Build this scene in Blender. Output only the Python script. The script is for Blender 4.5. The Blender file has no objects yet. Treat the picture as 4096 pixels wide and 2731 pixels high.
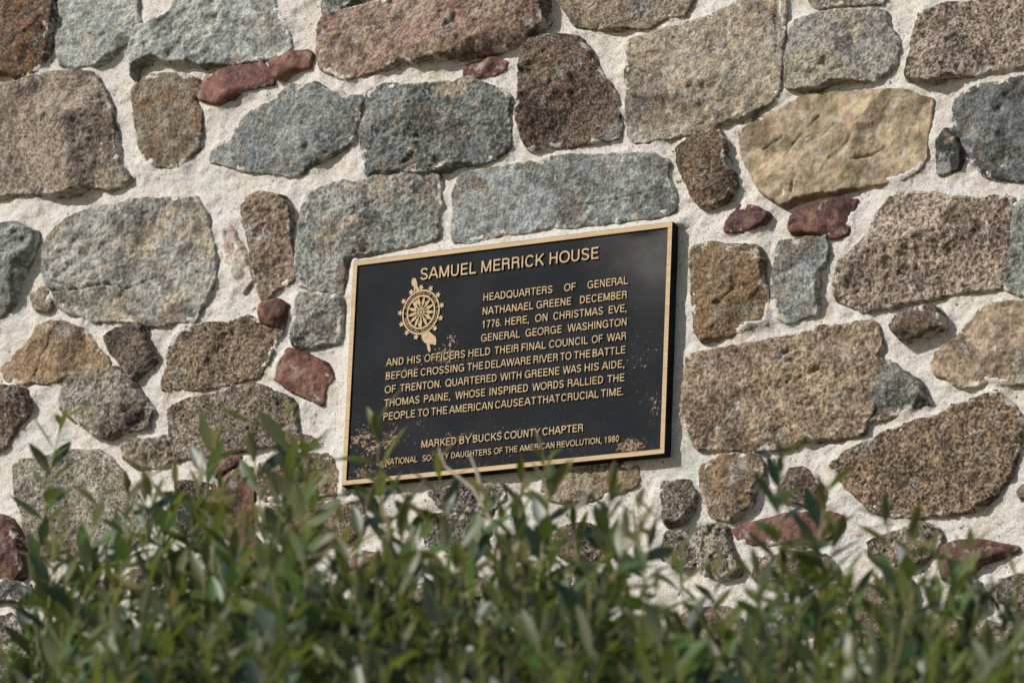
import bpy, bmesh, math, random
import numpy as np
from mathutils import Vector, Matrix

# ---------------------------------------------------------------- camera, sky, sun, exposure
scene = bpy.context.scene
COL = scene.collection
Z0 = 2.2                                   # height of the plaque centre above the ground at the wall foot
CAM_R = Matrix([[0.8697107, 0.0986208, 0.4836086], [0.491792, -0.2560628, -0.8322094], [0.041761, 0.9616162, -0.2712014]])
CAM_C = Vector([4.16088, -7.16395, -2.30449]) + Vector((0, 0, Z0))
LENS = 20800 * 36 / 4096
cd = bpy.data.cameras.new('camera')
cam = bpy.data.objects.new('camera', cd); COL.objects.link(cam)
cd.sensor_width = 36; cd.lens = LENS; cd.clip_end = 500; cd.clip_start = .05
cam.matrix_world = Matrix.Translation(CAM_C) @ CAM_R.to_4x4()
FWD = (CAM_R @ Vector((0, 0, -1))).normalized()
cd.dof.use_dof = True
cd.dof.focus_distance = (Vector((.05, -.02, Z0)) - CAM_C).dot(FWD)
cd.dof.aperture_fstop = 7.6
cd.dof.aperture_blades = 7
scene.camera = cam

SUN_DIR = Vector((-.70, -1.0, .70)).normalized()      # towards the sun
world = bpy.data.worlds.new('World'); scene.world = world; world.use_nodes = True
wn = world.node_tree
sky = wn.nodes.new('ShaderNodeTexSky'); sky.sky_type = 'NISHITA'; sky.sun_disc = False
sky.sun_elevation = math.asin(SUN_DIR.z)
sky.sun_rotation = math.atan2(SUN_DIR.x, SUN_DIR.y)
wn.links.new(sky.outputs[0], wn.nodes['Background'].inputs[0])
wn.nodes['Background'].inputs[1].default_value = .095
sl = bpy.data.lights.new('sun', 'SUN'); sl.energy = 4.6; sl.angle = math.radians(.8); sl.color = (1, .97, .925)
so = bpy.data.objects.new('sun', sl); COL.objects.link(so)
so.rotation_euler = (-SUN_DIR).to_track_quat('-Z', 'Y').to_euler()
scene.view_settings.view_transform = 'Standard'; scene.view_settings.look = 'None'
scene.view_settings.exposure = 0.12; scene.view_settings.gamma = 1

# ---------------------------------------------------------------- helpers
def lin(c):
    return tuple(((v/255)/12.92 if v/255 <= .04045 else ((v/255+.055)/1.055)**2.4) for v in c)
def link_mesh(name, me, mat=None, parent=None, loc=None):
    o = bpy.data.objects.new(name, me); COL.objects.link(o)
    for m in (mat if isinstance(mat, (list, tuple)) else [mat] if mat else []): me.materials.append(m)
    if parent: o.parent = parent
    if loc is not None: o.location = loc
    return o
def np_mesh(name, V, Fq, smooth=True):
    me = bpy.data.meshes.new(name)
    V = np.asarray(V, np.float32); Fq = np.asarray(Fq, np.int32)
    n = Fq.shape[1]
    me.vertices.add(len(V)); me.vertices.foreach_set('co', V.ravel())
    me.loops.add(Fq.size); me.loops.foreach_set('vertex_index', Fq.ravel())
    me.polygons.add(len(Fq)); me.polygons.foreach_set('loop_start', np.arange(0, Fq.size, n, dtype=np.int32))
    me.update(calc_edges=True)
    if smooth: me.polygons.foreach_set('use_smooth', np.ones(len(Fq), bool))
    me.validate(); me.update()
    return me
def attr(me, name, vals):
    at = me.attributes.new(name, 'FLOAT', 'POINT'); at.data.foreach_set('value', np.asarray(vals, np.float32).ravel())
def h2(ix, iy, seed):
    n = (ix.astype(np.int64)*374761393 + iy.astype(np.int64)*668265263 + seed*1442695041) & 0xffffffff
    n = ((n ^ (n >> 13))*1274126177) & 0xffffffff
    n = ((n ^ (n >> 16))*2246822519) & 0xffffffff
    return (n ^ (n >> 15)) & 0xffffffff
def perlin(x, y, seed=0):
    x0 = np.floor(x); y0 = np.floor(y); fx = x-x0; fy = y-y0
    ux = fx*fx*fx*(fx*(fx*6-15)+10); uy = fy*fy*fy*(fy*(fy*6-15)+10)
    def g(i, j):
        a = h2(x0+i, y0+j, seed)*(2*np.pi/4294967296.0)
        return np.cos(a)*(fx-i) + np.sin(a)*(fy-j)
    a = g(0, 0)*(1-ux) + g(1, 0)*ux; b = g(0, 1)*(1-ux) + g(1, 1)*ux
    return (a*(1-uy)+b*uy)*1.5
def fbm(x, y, s, seed=0, octv=4, gain=.5):
    r = 0; amp = 1
    for k in range(octv):
        r = r + amp*perlin(x/s, y/s, seed+k*17); s *= .5; amp *= gain
    return r
def sdf(P, px, py):                       # positive inside
    d = np.full(px.shape, 1e9); ins = np.zeros(px.shape, bool)
    n = len(P)
    for i in range(n):
        ax, ay = P[i]; bx, by = P[(i+1) % n]
        ex, ey = bx-ax, by-ay; l2 = ex*ex+ey*ey+1e-12
        t = np.clip(((px-ax)*ex+(py-ay)*ey)/l2, 0, 1)
        d = np.minimum(d, np.hypot(px-ax-t*ex, py-ay-t*ey))
        if ay != by:
            ins ^= ((ay > py) != (by > py)) & (px < (bx-ax)*(py-ay)/(by-ay)+ax)
    return np.where(ins, d, -d)
def smin(a, b, k):
    h = np.clip(.5+.5*(b-a)/k, 0, 1); return b*(1-h)+a*h-k*h*(1-h)
def sstep(a, b, x):
    t = np.clip((x-a)/(b-a), 0, 1); return t*t*(3-2*t)

class NT:                                  # small node-tree writer
    def __init__(s, tree): s.t = tree
    def n(s, typ, **kw):
        nd = s.t.nodes.new(typ)
        for k, v in kw.items():
            if k == 'ins':
                for i, val in v.items():
                    if hasattr(val, 'is_output') or isinstance(val, bpy.types.NodeSocket): s.t.links.new(val, nd.inputs[i])
                    else: nd.inputs[i].default_value = val
            else: setattr(nd, k, v)
        return nd
    def math(s, op, a, b=0., c=0., clamp=False):
        nd = s.n('ShaderNodeMath', operation=op, use_clamp=clamp, ins={0: a, 1: b, 2: c}); return nd.outputs[0]
    def noise(s, vec, scale, detail=3., rough=.55, dist=0.):
        return s.n('ShaderNodeTexNoise', ins={'Vector': vec, 'Scale': scale, 'Detail': detail, 'Roughness': rough, 'Distortion': dist}).outputs[0]
    def ramp(s, v, a, b, lo=0., hi=1., smooth=True):
        nd = s.n('ShaderNodeMapRange', interpolation_type='SMOOTHSTEP' if smooth else 'LINEAR', ins={0: v, 1: a, 2: b, 3: lo, 4: hi}); return nd.outputs[0]
    def mix(s, f, a, b, blend='MIX'):
        nd = s.n('ShaderNodeMix', data_type='RGBA', blend_type=blend, clamp_factor=True)
        for sock, val in ((0, f), (6, a), (7, b)):
            if isinstance(val, bpy.types.NodeSocket): s.t.links.new(val, nd.inputs[sock])
            else: nd.inputs[sock].default_value = (val if sock == 0 else (*val[:3], 1))
        return nd.outputs[2]
def new_mat(name):
    m = bpy.data.materials.new(name); m.use_nodes = True
    return m, NT(m.node_tree), m.node_tree.nodes['Principled BSDF']

# ---------------------------------------------------------------- rock material group
MORTAR = (.565, .52, .455)
def rock_group():
    g = bpy.data.node_groups.new('rock_surface', 'ShaderNodeTree')
    for nm, st, dv in (('Base', 'NodeSocketColor', (.3, .3, .3, 1)), ('Patch', 'NodeSocketColor', (.3, .3, .3, 1)),
                       ('PatchAmt', 'NodeSocketFloat', .3), ('Grain', 'NodeSocketFloat', .5), ('Scale', 'NodeSocketFloat', 1.),
                       ('Smear', 'NodeSocketFloat', .4)):
        sk = g.interface.new_socket(nm, in_out='INPUT', socket_type=st); sk.default_value = dv
    g.interface.new_socket('BSDF', in_out='OUTPUT', socket_type='NodeSocketShader')
    w = NT(g)
    gi = w.n('NodeGroupInput'); go = w.n('NodeGroupOutput')
    tc = w.n('ShaderNodeTexCoord'); oi = w.n('ShaderNodeObjectInfo')
    off = w.n('ShaderNodeVectorMath', operation='SCALE', ins={0: (13., 7., 29.), 'Scale': oi.outputs['Random']})
    vec = w.n('ShaderNodeVectorMath', operation='ADD', ins={0: tc.outputs['Object'], 1: off.outputs[0]}).outputs[0]
    vs = w.n('ShaderNodeVectorMath', operation='SCALE', ins={0: vec, 'Scale': gi.outputs['Scale']}).outputs[0]
    G = gi.outputs['Grain']
    # broad patches with ragged borders
    big = w.noise(vec, 14., 6., .65, .4)
    th = w.math('SUBTRACT', .72, w.math('MULTIPLY', gi.outputs['PatchAmt'], .5))
    pm = w.n('ShaderNodeMapRange', interpolation_type='SMOOTHSTEP', ins={0: big, 1: w.math('SUBTRACT', th, .07), 2: w.math('ADD', th, .07)}).outputs[0]
    col = w.mix(w.math('MULTIPLY', pm, .8), gi.outputs['Base'], gi.outputs['Patch'])
    big2 = w.noise(vec, 9.5, 7., .66, .7)
    col = w.mix(w.ramp(big2, .50, .60, 0., .85), col, w.mix(1., col, (.42, .385, .375), 'MULTIPLY'))
    # mid-scale tone variation
    mid = w.noise(vs, 55., 4., .6)
    tone = w.ramp(mid, .3, .7, .62, 1.38)
    col = w.mix(1., col, w.n('ShaderNodeCombineColor', ins={0: tone, 1: tone, 2: tone}).outputs[0], 'MULTIPLY')
    hue = w.noise(vec, 38., 3., .6, .2)
    col = w.mix(w.ramp(hue, .52, .66, 0., .42), col, (.25, .165, .09))
    lich = w.noise(vec, 24., 6., .68, .4)
    col = w.mix(w.ramp(lich, .575, .64, 0., .5), col, (.40, .395, .365))
    # mineral grains, dark and pale; the dark ones also paint shade into pits
    gr = w.noise(vs, 210., 4., .78)
    gr2 = w.noise(vs, 95., 4., .74)
    dk = w.math('MULTIPLY', w.ramp(gr, .50, .41), G)
    dk2 = w.math('MULTIPLY', w.ramp(gr2, .455, .395), G)
    col = w.mix(w.math('MULTIPLY', dk, 1.25, clamp=True), col, w.mix(1., col, (.13, .12, .115), 'MULTIPLY'))
    col = w.mix(w.math('MULTIPLY', dk2, 1.0, clamp=True), col, w.mix(1., col, (.13, .115, .105), 'MULTIPLY'))
    pl = w.math('MULTIPLY', w.ramp(gr, .52, .61), w.math('MULTIPLY_ADD', G, .9, .05), clamp=True)
    col = w.mix(pl, col, w.mix(.5, w.mix(1., col, (1.9, 1.88, 1.85), 'MULTIPLY'), (.56, .52, .46)))
    # mortar smears, thick near the joint, and stray white specks
    ed = w.n('ShaderNodeAttribute', attribute_name='edge').outputs['Fac']
    sm = w.noise(vec, 34., 6., .68, .6)
    q = w.math('ADD', sm, w.math('MULTIPLY', w.math('SUBTRACT', 1., ed, clamp=True), w.math('MULTIPLY', gi.outputs['Smear'], .5)))
    smk = w.ramp(q, .80, .86)
    sp = w.ramp(w.noise(vec, 48., 2., .5), .755, .775)
    mk = w.math('MAXIMUM', smk, sp)
    col = w.mix(w.math('MULTIPLY', mk, .85), col, (.62, .57, .5))
    # relief
    hgt = w.math('ADD', w.math('MULTIPLY', gr, .9), w.math('MULTIPLY', gr2, 1.1))
    hgt = w.math('ADD', hgt, w.math('MULTIPLY', mid, .8))
    hgt = w.math('ADD', hgt, w.math('MULTIPLY', mk, .3))
    bp = w.n('ShaderNodeBump', ins={'Strength': w.math('MULTIPLY_ADD', G, .8, .4), 'Distance': .008, 'Height': hgt})
    bs = w.n('ShaderNodeBsdfPrincipled', ins={'Base Color': col, 'Roughness': .82, 'Normal': bp.outputs[0]})
    bs.inputs['Specular IOR Level'].default_value = .35
    g.links.new(bs.outputs[0], go.inputs[0])
    return g
ROCK = rock_group()
def alb(c):                                 # photographed tone -> albedo
    r = np.array(lin(c)); g = r.mean(); red = c[0] > 1.45*c[1] and c[2] > .7*c[1]
    k = .78 if red else .82 if c[0] > 1.3*c[1] else .66 if c[2] > .9*c[0] else .74
    return tuple((g+(r-g)*k)*np.array((1.02, 1., .98))*(.74 if red else .86 if c[0] > 1.3*c[1] else .98 if c[2] > .9*c[0] else 1.06))
def rock_mat(base, patch, pa, grain, smear=.4, sc=None, rr=random.Random(9)):
    sc = sc or rr.uniform(.72, 1.35)
    m = bpy.data.materials.new('rock'); m.use_nodes = True
    t = m.node_tree; t.nodes.remove(t.nodes['Principled BSDF'])
    g = t.nodes.new('ShaderNodeGroup'); g.node_tree = ROCK
    g.inputs['Base'].default_value = (*alb(base), 1)
    g.inputs['Patch'].default_value = (*alb(patch), 1)
    g.inputs['PatchAmt'].default_value = pa; g.inputs['Grain'].default_value = grain
    g.inputs['Smear'].default_value = smear; g.inputs['Scale'].default_value = sc
    t.links.new(g.outputs[0], t.nodes['Material Output'].inputs[0])
    return m

# ---------------------------------------------------------------- the stone wall
STONES = [
([-1161,833,-969,806,-966,726,-972,705,-979,669,-989,648,-1002,633,-1046,625,-1060,638,-1145,646],(148,100,52),(92,76,56),0.5,0.45,30,1.6,[(-60,0.6,0.4)],'rust orange stone at the top left corner of the photo'),
([-966,805,-804,782,-797,720,-787,685,-801,664,-874,626,-951,638,-960,667,-965,690,-958,725],(150,157,150),(172,170,150),0.3,0.35,24,1.6,[(-40,0.75,0.6)],None),
([-699,762,-521,743,-502,680,-479,646,-472,607,-485,595,-506,594,-567,593,-640,587,-659,597,-703,607,-741,617,-782,613,-791,589,-792,631,-787,663,-780,679,-710,703],(158,165,160),(178,172,152),0.25,0.35,28,1.4,[(-5,0.78,0.7)],None),
([-405,721,-293,705,-321,676,-357,670,-401,656,-406,666],(104,112,112),(150,143,128),0.3,0.5,18,1.4,[],None),
([-412,629,-407,647,-374,657,-329,657,-270,664,-252,705,33,664,39,605,45,578,21,563,-16,547,-59,543,-111,542,-161,543,-210,542,-237,551,-269,543,-308,537,-346,533,-371,545,-401,557,-411,594],(142,116,96),(138,94,78),0.34,0.4,32,1.8,[(-80,0.85,0.8)],'long brown and pinkish red stone at the top'),
([-1143,621,-1042,613,-1020,619,-956,622,-928,621,-885,610,-862,590,-844,560,-835,529,-822,477,-809,432,-788,405,-806,393,-863,399,-894,393,-938,393,-1002,403,-1125,409],(156,138,116),(100,84,76),0.3,0.5,48,2.4,[(-5,0.38,0.6)],'large jutting tan brown stone at the left edge'),
([-790,572,-774,587,-733,590,-680,580,-659,568,-662,548,-664,532,-647,505,-643,469,-652,443,-672,429,-684,414,-721,421,-747,433,-760,445,-775,485,-786,525],(136,104,60),(132,124,104),0.45,0.45,26,1.2,[(0,0.5,0.3)],'rounded olive brown stone'),
([-654,544,-647,557,-633,574,-618,580,-542,581,-526,582,-510,569,-501,546,-527,544,-563,538,-587,527,-605,519,-624,526,-649,536],(122,72,60),(170,140,120),0.2,0.12,34,3.5,[(-70,0.25,0.9)],'reddish brown shale sliver with a pale crust'),
([-500,578,-496,583,-451,594,-436,593,-427,585,-431,567,-455,562,-479,551,-494,555,-498,567],(140,90,76),(116,66,56),0.3,0.12,30,3.5,[(-60,0.3,0.9)],'small reddish shale sliver'),
([-619,417,-614,433,-578,447,-565,473,-542,497,-488,509,-477,524,-460,535,-432,524,-408,529,-386,512,-346,499,-319,496,-324,467,-331,430,-342,416,-379,396,-411,384,-449,370,-468,375,-498,384,-544,392,-591,407],(116,126,126),(140,146,140),0.4,0.4,28,1.8,[(-10,0.5,0.35),(150,0.5,0.3)],'blue grey stone with a pointed left end'),
([-306,502,-297,509,-247,506,-211,500,-176,499,-129,500,-100,499,-70,485,-29,461,-27,429,-21,366,-47,354,-84,352,-107,352,-139,346,-191,344,-253,353,-283,358,-292,351,-298,378,-309,404,-315,434,-307,467],(100,108,104),(168,148,122),0.22,0.5,30,2.0,[(180,0.6,0.3),(0,0.85,0.8)],'dark grey green stone crusted with tan mortar'),
([-117,523,-107,527,-73,529,-49,527,-37,520,-40,513,-60,505,-100,505,-115,505],(150,96,80),(116,66,56),0.3,0.12,20,2.5,[(-70,0.3,0.8)],'small red shale chip'),
([2,539,13,548,47,554,99,550,111,535,125,520,135,492,159,463,174,435,184,397,188,361,152,360,96,360,50,361,19,362,6,388,-2,416,1,468,1,507],(116,92,68),(104,70,54),0.35,0.6,28,2.0,[(25,0.5,0.5)],'dark brown stone with a slanting right side'),
([59,661,320,624,306,561,267,558,225,551,183,554,166,555,126,564,98,571,79,594,67,609],(152,132,106),(126,112,92),0.3,0.5,26,1.8,[],None),
([197,527,246,535,303,539,359,554,407,570,425,621,481,613,488,514,482,470,480,395,429,368,382,359,326,351,269,350,212,350,203,370,201,461],(164,150,124),(140,138,126),0.35,0.42,30,1.8,[(20,0.6,0.15)],'large squarish tan stone'),
([525,595,671,575,666,533,626,538,580,539,543,541,531,553],(130,118,98),(104,112,112),0.3,0.5,22,1.5,[],None),
([503,511,511,520,532,521,559,528,594,525,640,520,667,515,673,493,684,474,692,447,687,425,669,412,659,403,616,405,576,404,552,399,528,403,498,406,495,430,496,455,501,485],(142,140,128),(158,148,118),0.3,0.45,30,1.9,[(0,0.68,0.7)],None),
([733,505,773,510,825,508,877,508,934,513,960,509,962,389,879,392,840,387,801,390,762,382,736,387,715,397,719,431,721,456,726,481],(156,136,114),(118,96,84),0.3,0.7,28,1.6,[],None),
([413,351,424,355,445,360,483,370,526,385,553,384,585,384,644,379,697,377,713,371,739,358,755,353,753,321,748,296,747,259,737,240,700,227,661,226,621,224,595,219,555,219,525,215,499,206,485,215,460,231,449,247,432,277,420,301,416,330],(160,138,104),(130,116,82),0.42,0.12,32,1.6,[(-25,0.6,0.5)],'smooth yellowish tan stone with scratches'),
([300,324,326,339,347,351,375,348,389,320,396,294,402,273,411,249,395,231,365,224,346,222,332,243,320,265,308,295],(136,106,70),(104,82,62),0.35,0.65,30,2.2,[(0,0.7,0.8)],None),
([797,340,810,354,854,363,880,365,936,367,962,364,965,188,898,205,851,219,830,241,814,258,798,283,793,303,798,318],(92,99,101),(110,116,114),0.3,0.35,28,1.8,[],'dark blue grey stone at the right edge'),
([772,278,785,297,801,282,816,258,805,235,786,231,772,229,770,254],(44,47,43),(60,62,56),0.3,0.18,30,1.8,[],'small blackish stone'),
([393,178,402,199,417,214,447,207,470,192,462,182,440,177,421,173],(106,58,52),(170,140,124),0.15,0.15,22,2.0,[],'small dark red shale chip'),
([511,164,516,181,542,198,568,202,600,204,623,199,620,174,610,148,581,144,559,156,538,159,514,159],(110,62,54),(126,76,66),0.3,0.12,26,2.2,[(0,0.6,0.5)],'dark red shale piece'),
([591,61,607,92,633,115,654,145,669,173,685,196,731,200,792,186,853,174,900,171,897,139,893,96,899,60,886,31,833,31,773,24,720,22,674,20,647,14,620,29,600,35],(172,148,124),(120,104,92),0.28,0.7,34,1.8,[(-85,0.82,0.9)],'large pinkish tan pitted stone'),
([904,160,988,179,990,7,916,14,889,25,900,67,907,109],(140,148,136),(80,80,70),0.35,0.5,28,1.6,[],None),
([331,146,340,157,381,153,409,145,452,140,461,114,462,84,471,68,475,35,473,13,440,10,414,1,387,-2,354,0,343,14,340,52,334,103],(146,112,70),(134,118,90),0.35,0.5,24,1.8,[(0,0.9,0.9)],'square rust brown stone'),
([490,141,522,145,543,147,575,148,573,119,569,95,561,80,562,46,560,21,534,14,510,11,494,20,485,49,480,74,486,111],(140,150,144),(164,148,120),0.3,0.45,24,1.8,[(0,0.75,0.6)],'upright blue green stone'),
([707,-24,714,-10,727,-3,758,-1,784,-5,789,-18,792,-30,774,-33,753,-41,725,-47,712,-37],(142,118,98),(104,86,76),0.25,0.4,40,4,[(-75,0.35,0.7)],'small jutting taupe stone'),
([334,-33,374,-27,415,-26,468,-22,522,-17,574,-8,614,-7,661,-8,672,-25,675,-43,667,-62,682,-95,676,-131,657,-164,650,-187,606,-193,580,-193,548,-192,501,-198,463,-197,393,-188,353,-184,327,-142,321,-127,324,-77,329,-50],(158,134,102),(126,100,76),0.38,0.55,34,1.8,[(0,0.6,0.2)],'large brown stone'),
([660,-63,694,-79,724,-99,742,-113,750,-131,760,-148,725,-160,684,-166,650,-165,664,-130,669,-94],(108,112,102),(150,142,122),0.3,0.45,22,1.6,[(-70,0.7,0.8)],'dark grey wedge'),
([767,-87,775,-68,810,-49,836,-25,858,-8,899,-3,942,-2,978,-4,980,-139,944,-136,883,-128,863,-123,832,-129,807,-122,794,-109,775,-102],(154,130,100),(140,122,98),0.3,0.32,34,1.8,[(-90,0.72,1.0)],None),
([595,-234,634,-213,702,-191,770,-176,837,-154,881,-141,904,-167,923,-190,920,-225,906,-273,877,-312,833,-329,766,-331,713,-330,667,-312,636,-284,612,-261],(144,116,80),(112,90,68),0.35,0.72,34,1.8,[(-30,0.78,0.8)],'big brown speckled stone pointed at the left'),
([359,-220,394,-208,431,-203,458,-206,467,-222,470,-245,460,-263,458,-283,437,-301,416,-311,386,-299,375,-283,367,-253],(142,112,76),(112,94,72),0.3,0.5,26,1.8,[(-10,0.7,0.5)],None),
([503,-267,526,-240,544,-239,568,-258,578,-276,572,-298,556,-299,530,-287,508,-282],(116,92,76),(96,66,56),0.35,0.6,20,1.5,[],None),
([424,-328,446,-321,483,-317,517,-312,557,-314,591,-314,612,-323,615,-333,595,-348,574,-356,545,-354,505,-355,468,-350,436,-345],(124,76,66),(140,98,86),0.3,0.15,24,2.2,[(-90,0.5,0.4)],'long red shale piece'),
([292,-239,341,-239,349,-259,346,-285,333,-307,301,-309],(140,126,106),(96,84,72),0.35,0.8,20,1.6,[],None),
([358,-321,382,-316,409,-320,415,-343,426,-368,435,-398,401,-403,366,-388,356,-353],(150,140,120),(100,94,84),0.35,0.8,20,1.5,[],None),
([301,-324,334,-324,353,-348,352,-377,320,-384,297,-358],(150,136,116),(110,98,84),0.35,0.8,18,1.5,[],None),
([469,-381,493,-378,527,-374,572,-378,598,-392,612,-405,599,-421,560,-420,523,-417,486,-419,465,-410],(146,126,108),(112,80,70),0.35,0.7,20,1.5,[],None),
([665,-368,688,-361,724,-354,752,-344,781,-361,786,-376,766,-400,736,-412,695,-409,663,-387],(150,134,112),(104,92,80),0.3,0.75,22,1.5,[],None),
([792,-388,817,-382,855,-382,888,-391,916,-398,893,-406,858,-413,843,-426,813,-438,795,-436,790,-412],(112,68,60),(90,56,52),0.3,0.15,28,2.2,[(-60,0.4,0.7)],'dark red shale piece behind the right end of the shrub'),
([921,-306,937,-299,967,-301,967,-329,927,-319],(140,116,90),(118,96,74),0.3,0.5,22,1.6,[],None),
([894,-453,932,-442,964,-442,965,-494,908,-497,892,-477],(140,128,110),(96,90,80),0.35,0.7,22,1.5,[],None),
([811,-454,844,-447,864,-451,872,-466,857,-493,819,-490,806,-473],(140,144,128),(110,106,92),0.3,0.6,20,1.5,[],None),
([-927,330,-906,342,-859,353,-803,357,-741,358,-670,355,-645,352,-625,323,-613,289,-603,251,-596,218,-606,187,-614,164,-630,131,-670,135,-706,132,-725,135,-757,144,-844,153,-857,165,-889,171,-919,191,-927,213,-945,242,-954,276,-950,300],(154,156,146),(172,154,124),0.33,0.4,36,2.0,[(-10,0.8,1.2),(-95,0.42,0.6)],'big rounded grey stone streaked with tan'),
([-1120,347,-1023,347,-991,335,-976,328,-976,306,-986,274,-1011,239,-1015,201,-1039,184,-1106,191],(138,148,142),(100,104,98),0.25,0.35,34,2.2,[(-15,0.75,0.9)],None),
([-978,213,-963,225,-946,218,-938,195,-944,185,-966,190],(150,130,108),(118,96,74),0.3,0.5,12,1.5,[],None),
([-589,289,-577,296,-558,272,-536,222,-522,188,-536,175,-549,189,-563,222,-581,256],(176,132,116),(206,196,186),0.5,0.2,14,1.5,[],'thin pinkish shale strip smeared with mortar'),
([-543,321,-532,336,-502,343,-465,332,-452,311,-446,268,-439,227,-437,182,-464,174,-493,153,-503,170,-510,222,-523,258],(148,126,98),(130,102,82),0.35,0.5,28,2.0,[(-10,0.85,0.9)],None),
([-428,245,-424,315,-412,337,-369,343,-308,340,-231,342,-162,338,-154,314,-155,276,-156,230,-207,220,-258,215,-301,212,-326,203,-333,173,-340,149,-371,158,-400,169,-433,176,-430,207],(136,142,134),(160,140,112),0.33,0.5,26,1.8,[(10,0.6,0.25)],'grey stone above the left corner of the plaque'),
([-125,303,-111,328,-77,332,-10,335,73,339,156,332,254,322,279,308,278,285,293,254,294,223,250,214,210,217,161,216,95,220,29,220,-30,219,-88,211,-122,218,-124,257],(144,152,150),(116,122,118),0.3,0.4,26,1.8,[(-70,0.5,0.3)],'long blue grey stone just above the plaque'),
([-431,147,-424,159,-370,148,-337,142,-335,100,-332,63,-353,61,-427,65,-432,94,-428,120],(150,154,144),(126,128,118),0.3,0.5,22,1.8,[],None),
([-491,127,-486,145,-462,146,-442,136,-448,109,-452,101,-481,112,-492,116],(122,74,62),(90,56,54),0.3,0.12,34,4,[(-20,0.4,0.9)],'small jutting red shale block'),
([-1032,86,-1016,98,-992,114,-971,134,-963,155,-935,157,-906,152,-868,139,-851,121,-827,98,-804,71,-815,62,-868,56,-902,54,-936,52,-959,57,-990,53,-1020,68],(150,118,76),(168,152,126),0.3,0.4,24,1.6,[],'orange brown stone with a crack'),
([-810,115,-792,126,-762,131,-740,134,-730,114,-719,95,-705,72,-726,58,-749,39,-768,54,-789,78],(116,100,78),(90,82,72),0.35,0.6,30,2.0,[(-40,0.55,0.7)],None),
([-684,78,-671,100,-656,117,-620,119,-572,119,-527,122,-493,114,-456,97,-466,71,-479,41,-493,19,-534,15,-594,10,-640,12,-692,17,-685,46],(146,120,88),(112,92,74),0.35,0.7,28,1.8,[(0,0.75,0.4)],None),
([-465,24,-453,49,-436,58,-399,44,-363,24,-349,2,-360,-15,-368,-39,-395,-27,-425,-11,-447,4,-463,13],(128,76,62),(138,88,74),0.3,0.12,18,1.8,[],'flat red shale block left of the plaque'),
([-1094,49,-1005,48,-982,40,-965,20,-973,-4,-993,-26,-1012,-56,-1053,-66,-1085,-63],(150,124,104),(96,76,68),0.3,0.65,32,2.0,[(-40,0.5,0.5)],None),
([-890,26,-879,44,-830,55,-781,58,-758,37,-738,14,-717,-12,-710,-26,-718,-49,-757,-56,-791,-61,-822,-55,-855,-28,-888,-9,-895,8],(152,140,120),(92,78,70),0.3,0.55,36,2.2,[(-10,0.45,0.5),(-90,0.5,0.4)],None),
([-670,-19,-629,-10,-569,-5,-528,3,-485,-3,-442,-23,-421,-38,-419,-64,-412,-91,-375,-107,-422,-105,-497,-104,-571,-110,-616,-108,-662,-112,-670,-80],(158,138,114),(112,102,88),0.35,0.75,32,1.9,[(20,0.6,0.2)],None),
([-765,-79,-741,-73,-683,-73,-670,-85,-673,-119,-694,-122,-738,-113,-754,-101],(160,142,114),(120,106,88),0.3,0.6,18,1.6,[],None),
([-983,-102,-972,-90,-928,-94,-900,-83,-863,-81,-817,-85,-788,-101,-771,-121,-750,-149,-727,-178,-706,-208,-710,-239,-736,-261,-765,-277,-805,-281,-848,-275,-880,-268,-921,-259,-938,-236,-954,-198,-969,-157,-978,-127],(154,146,122),(164,162,146),0.35,0.6,32,1.7,[(-80,0.8,0.8)],'large grey tan stone at the lower left behind the shrub tips'),
([-1074,-188,-1005,-186,-982,-193,-967,-226,-953,-262,-949,-291,-970,-300,-1065,-295],(112,64,56),(86,54,50),0.35,0.2,34,2.5,[(-60,0.6,0.4)],'dark red shale block at the left edge'),
([-1064,-306,-982,-304,-945,-310,-931,-329,-952,-338,-1062,-327],(80,78,76),(60,58,56),0.3,0.3,26,2,[],None),
([-647,-190,-643,-159,-619,-156,-582,-164,-563,-184,-567,-215,-580,-250,-596,-275,-621,-257,-645,-216],(128,114,94),(86,78,70),0.35,0.8,24,1.7,[],None),
([-561,-177,-553,-156,-530,-145,-500,-143,-495,-180,-495,-216,-499,-254,-473,-282,-466,-304,-500,-319,-525,-307,-518,-271,-546,-253,-558,-216],(130,80,66),(146,100,84),0.3,0.15,26,2.2,[(0,0.6,0.4)],'tall red shale block left of the plaque corner'),
([-578,-136,-570,-126,-549,-122,-525,-122,-536,-137,-572,-148],(124,80,68),(116,66,56),0.3,0.15,18,2,[],None),
([-483,-137,-436,-131,-377,-132,-347,-136,-318,-180,-314,-206,-372,-206,-431,-203,-473,-200,-486,-178],(146,120,86),(116,98,76),0.3,0.6,22,1.6,[],None),
([-460,-214,-401,-214,-313,-216,-278,-217,-273,-255,-294,-284,-338,-286,-396,-286,-441,-272,-461,-240],(138,108,76),(104,84,66),0.3,0.7,22,1.6,[],None),
([-826,-327,-799,-316,-765,-321,-742,-341,-743,-365,-780,-364,-811,-362],(112,90,76),(80,68,60),0.3,0.8,20,1.6,[],None),
([-1059,-359,-978,-363,-955,-377,-931,-403,-899,-408,-888,-432,-911,-456,-946,-484,-1048,-486],(138,130,112),(84,80,72),0.35,0.8,24,1.6,[],None),
([-729,-308,-699,-303,-668,-313,-657,-340,-690,-348,-721,-332],(132,112,94),(84,74,66),0.35,0.8,18,1.6,[],None),
([71,-214,104,-202,159,-200,214,-200,239,-207,245,-230,216,-242,175,-251,134,-252,84,-245,69,-232],(150,124,88),(166,150,122),0.35,0.5,14,1.3,[],None),
([-149,-215,-107,-214,-64,-210,-10,-212,-4,-235,-33,-261,-73,-252,-119,-243],(112,110,104),(150,142,126),0.35,0.8,14,1.4,[],None),
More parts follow.
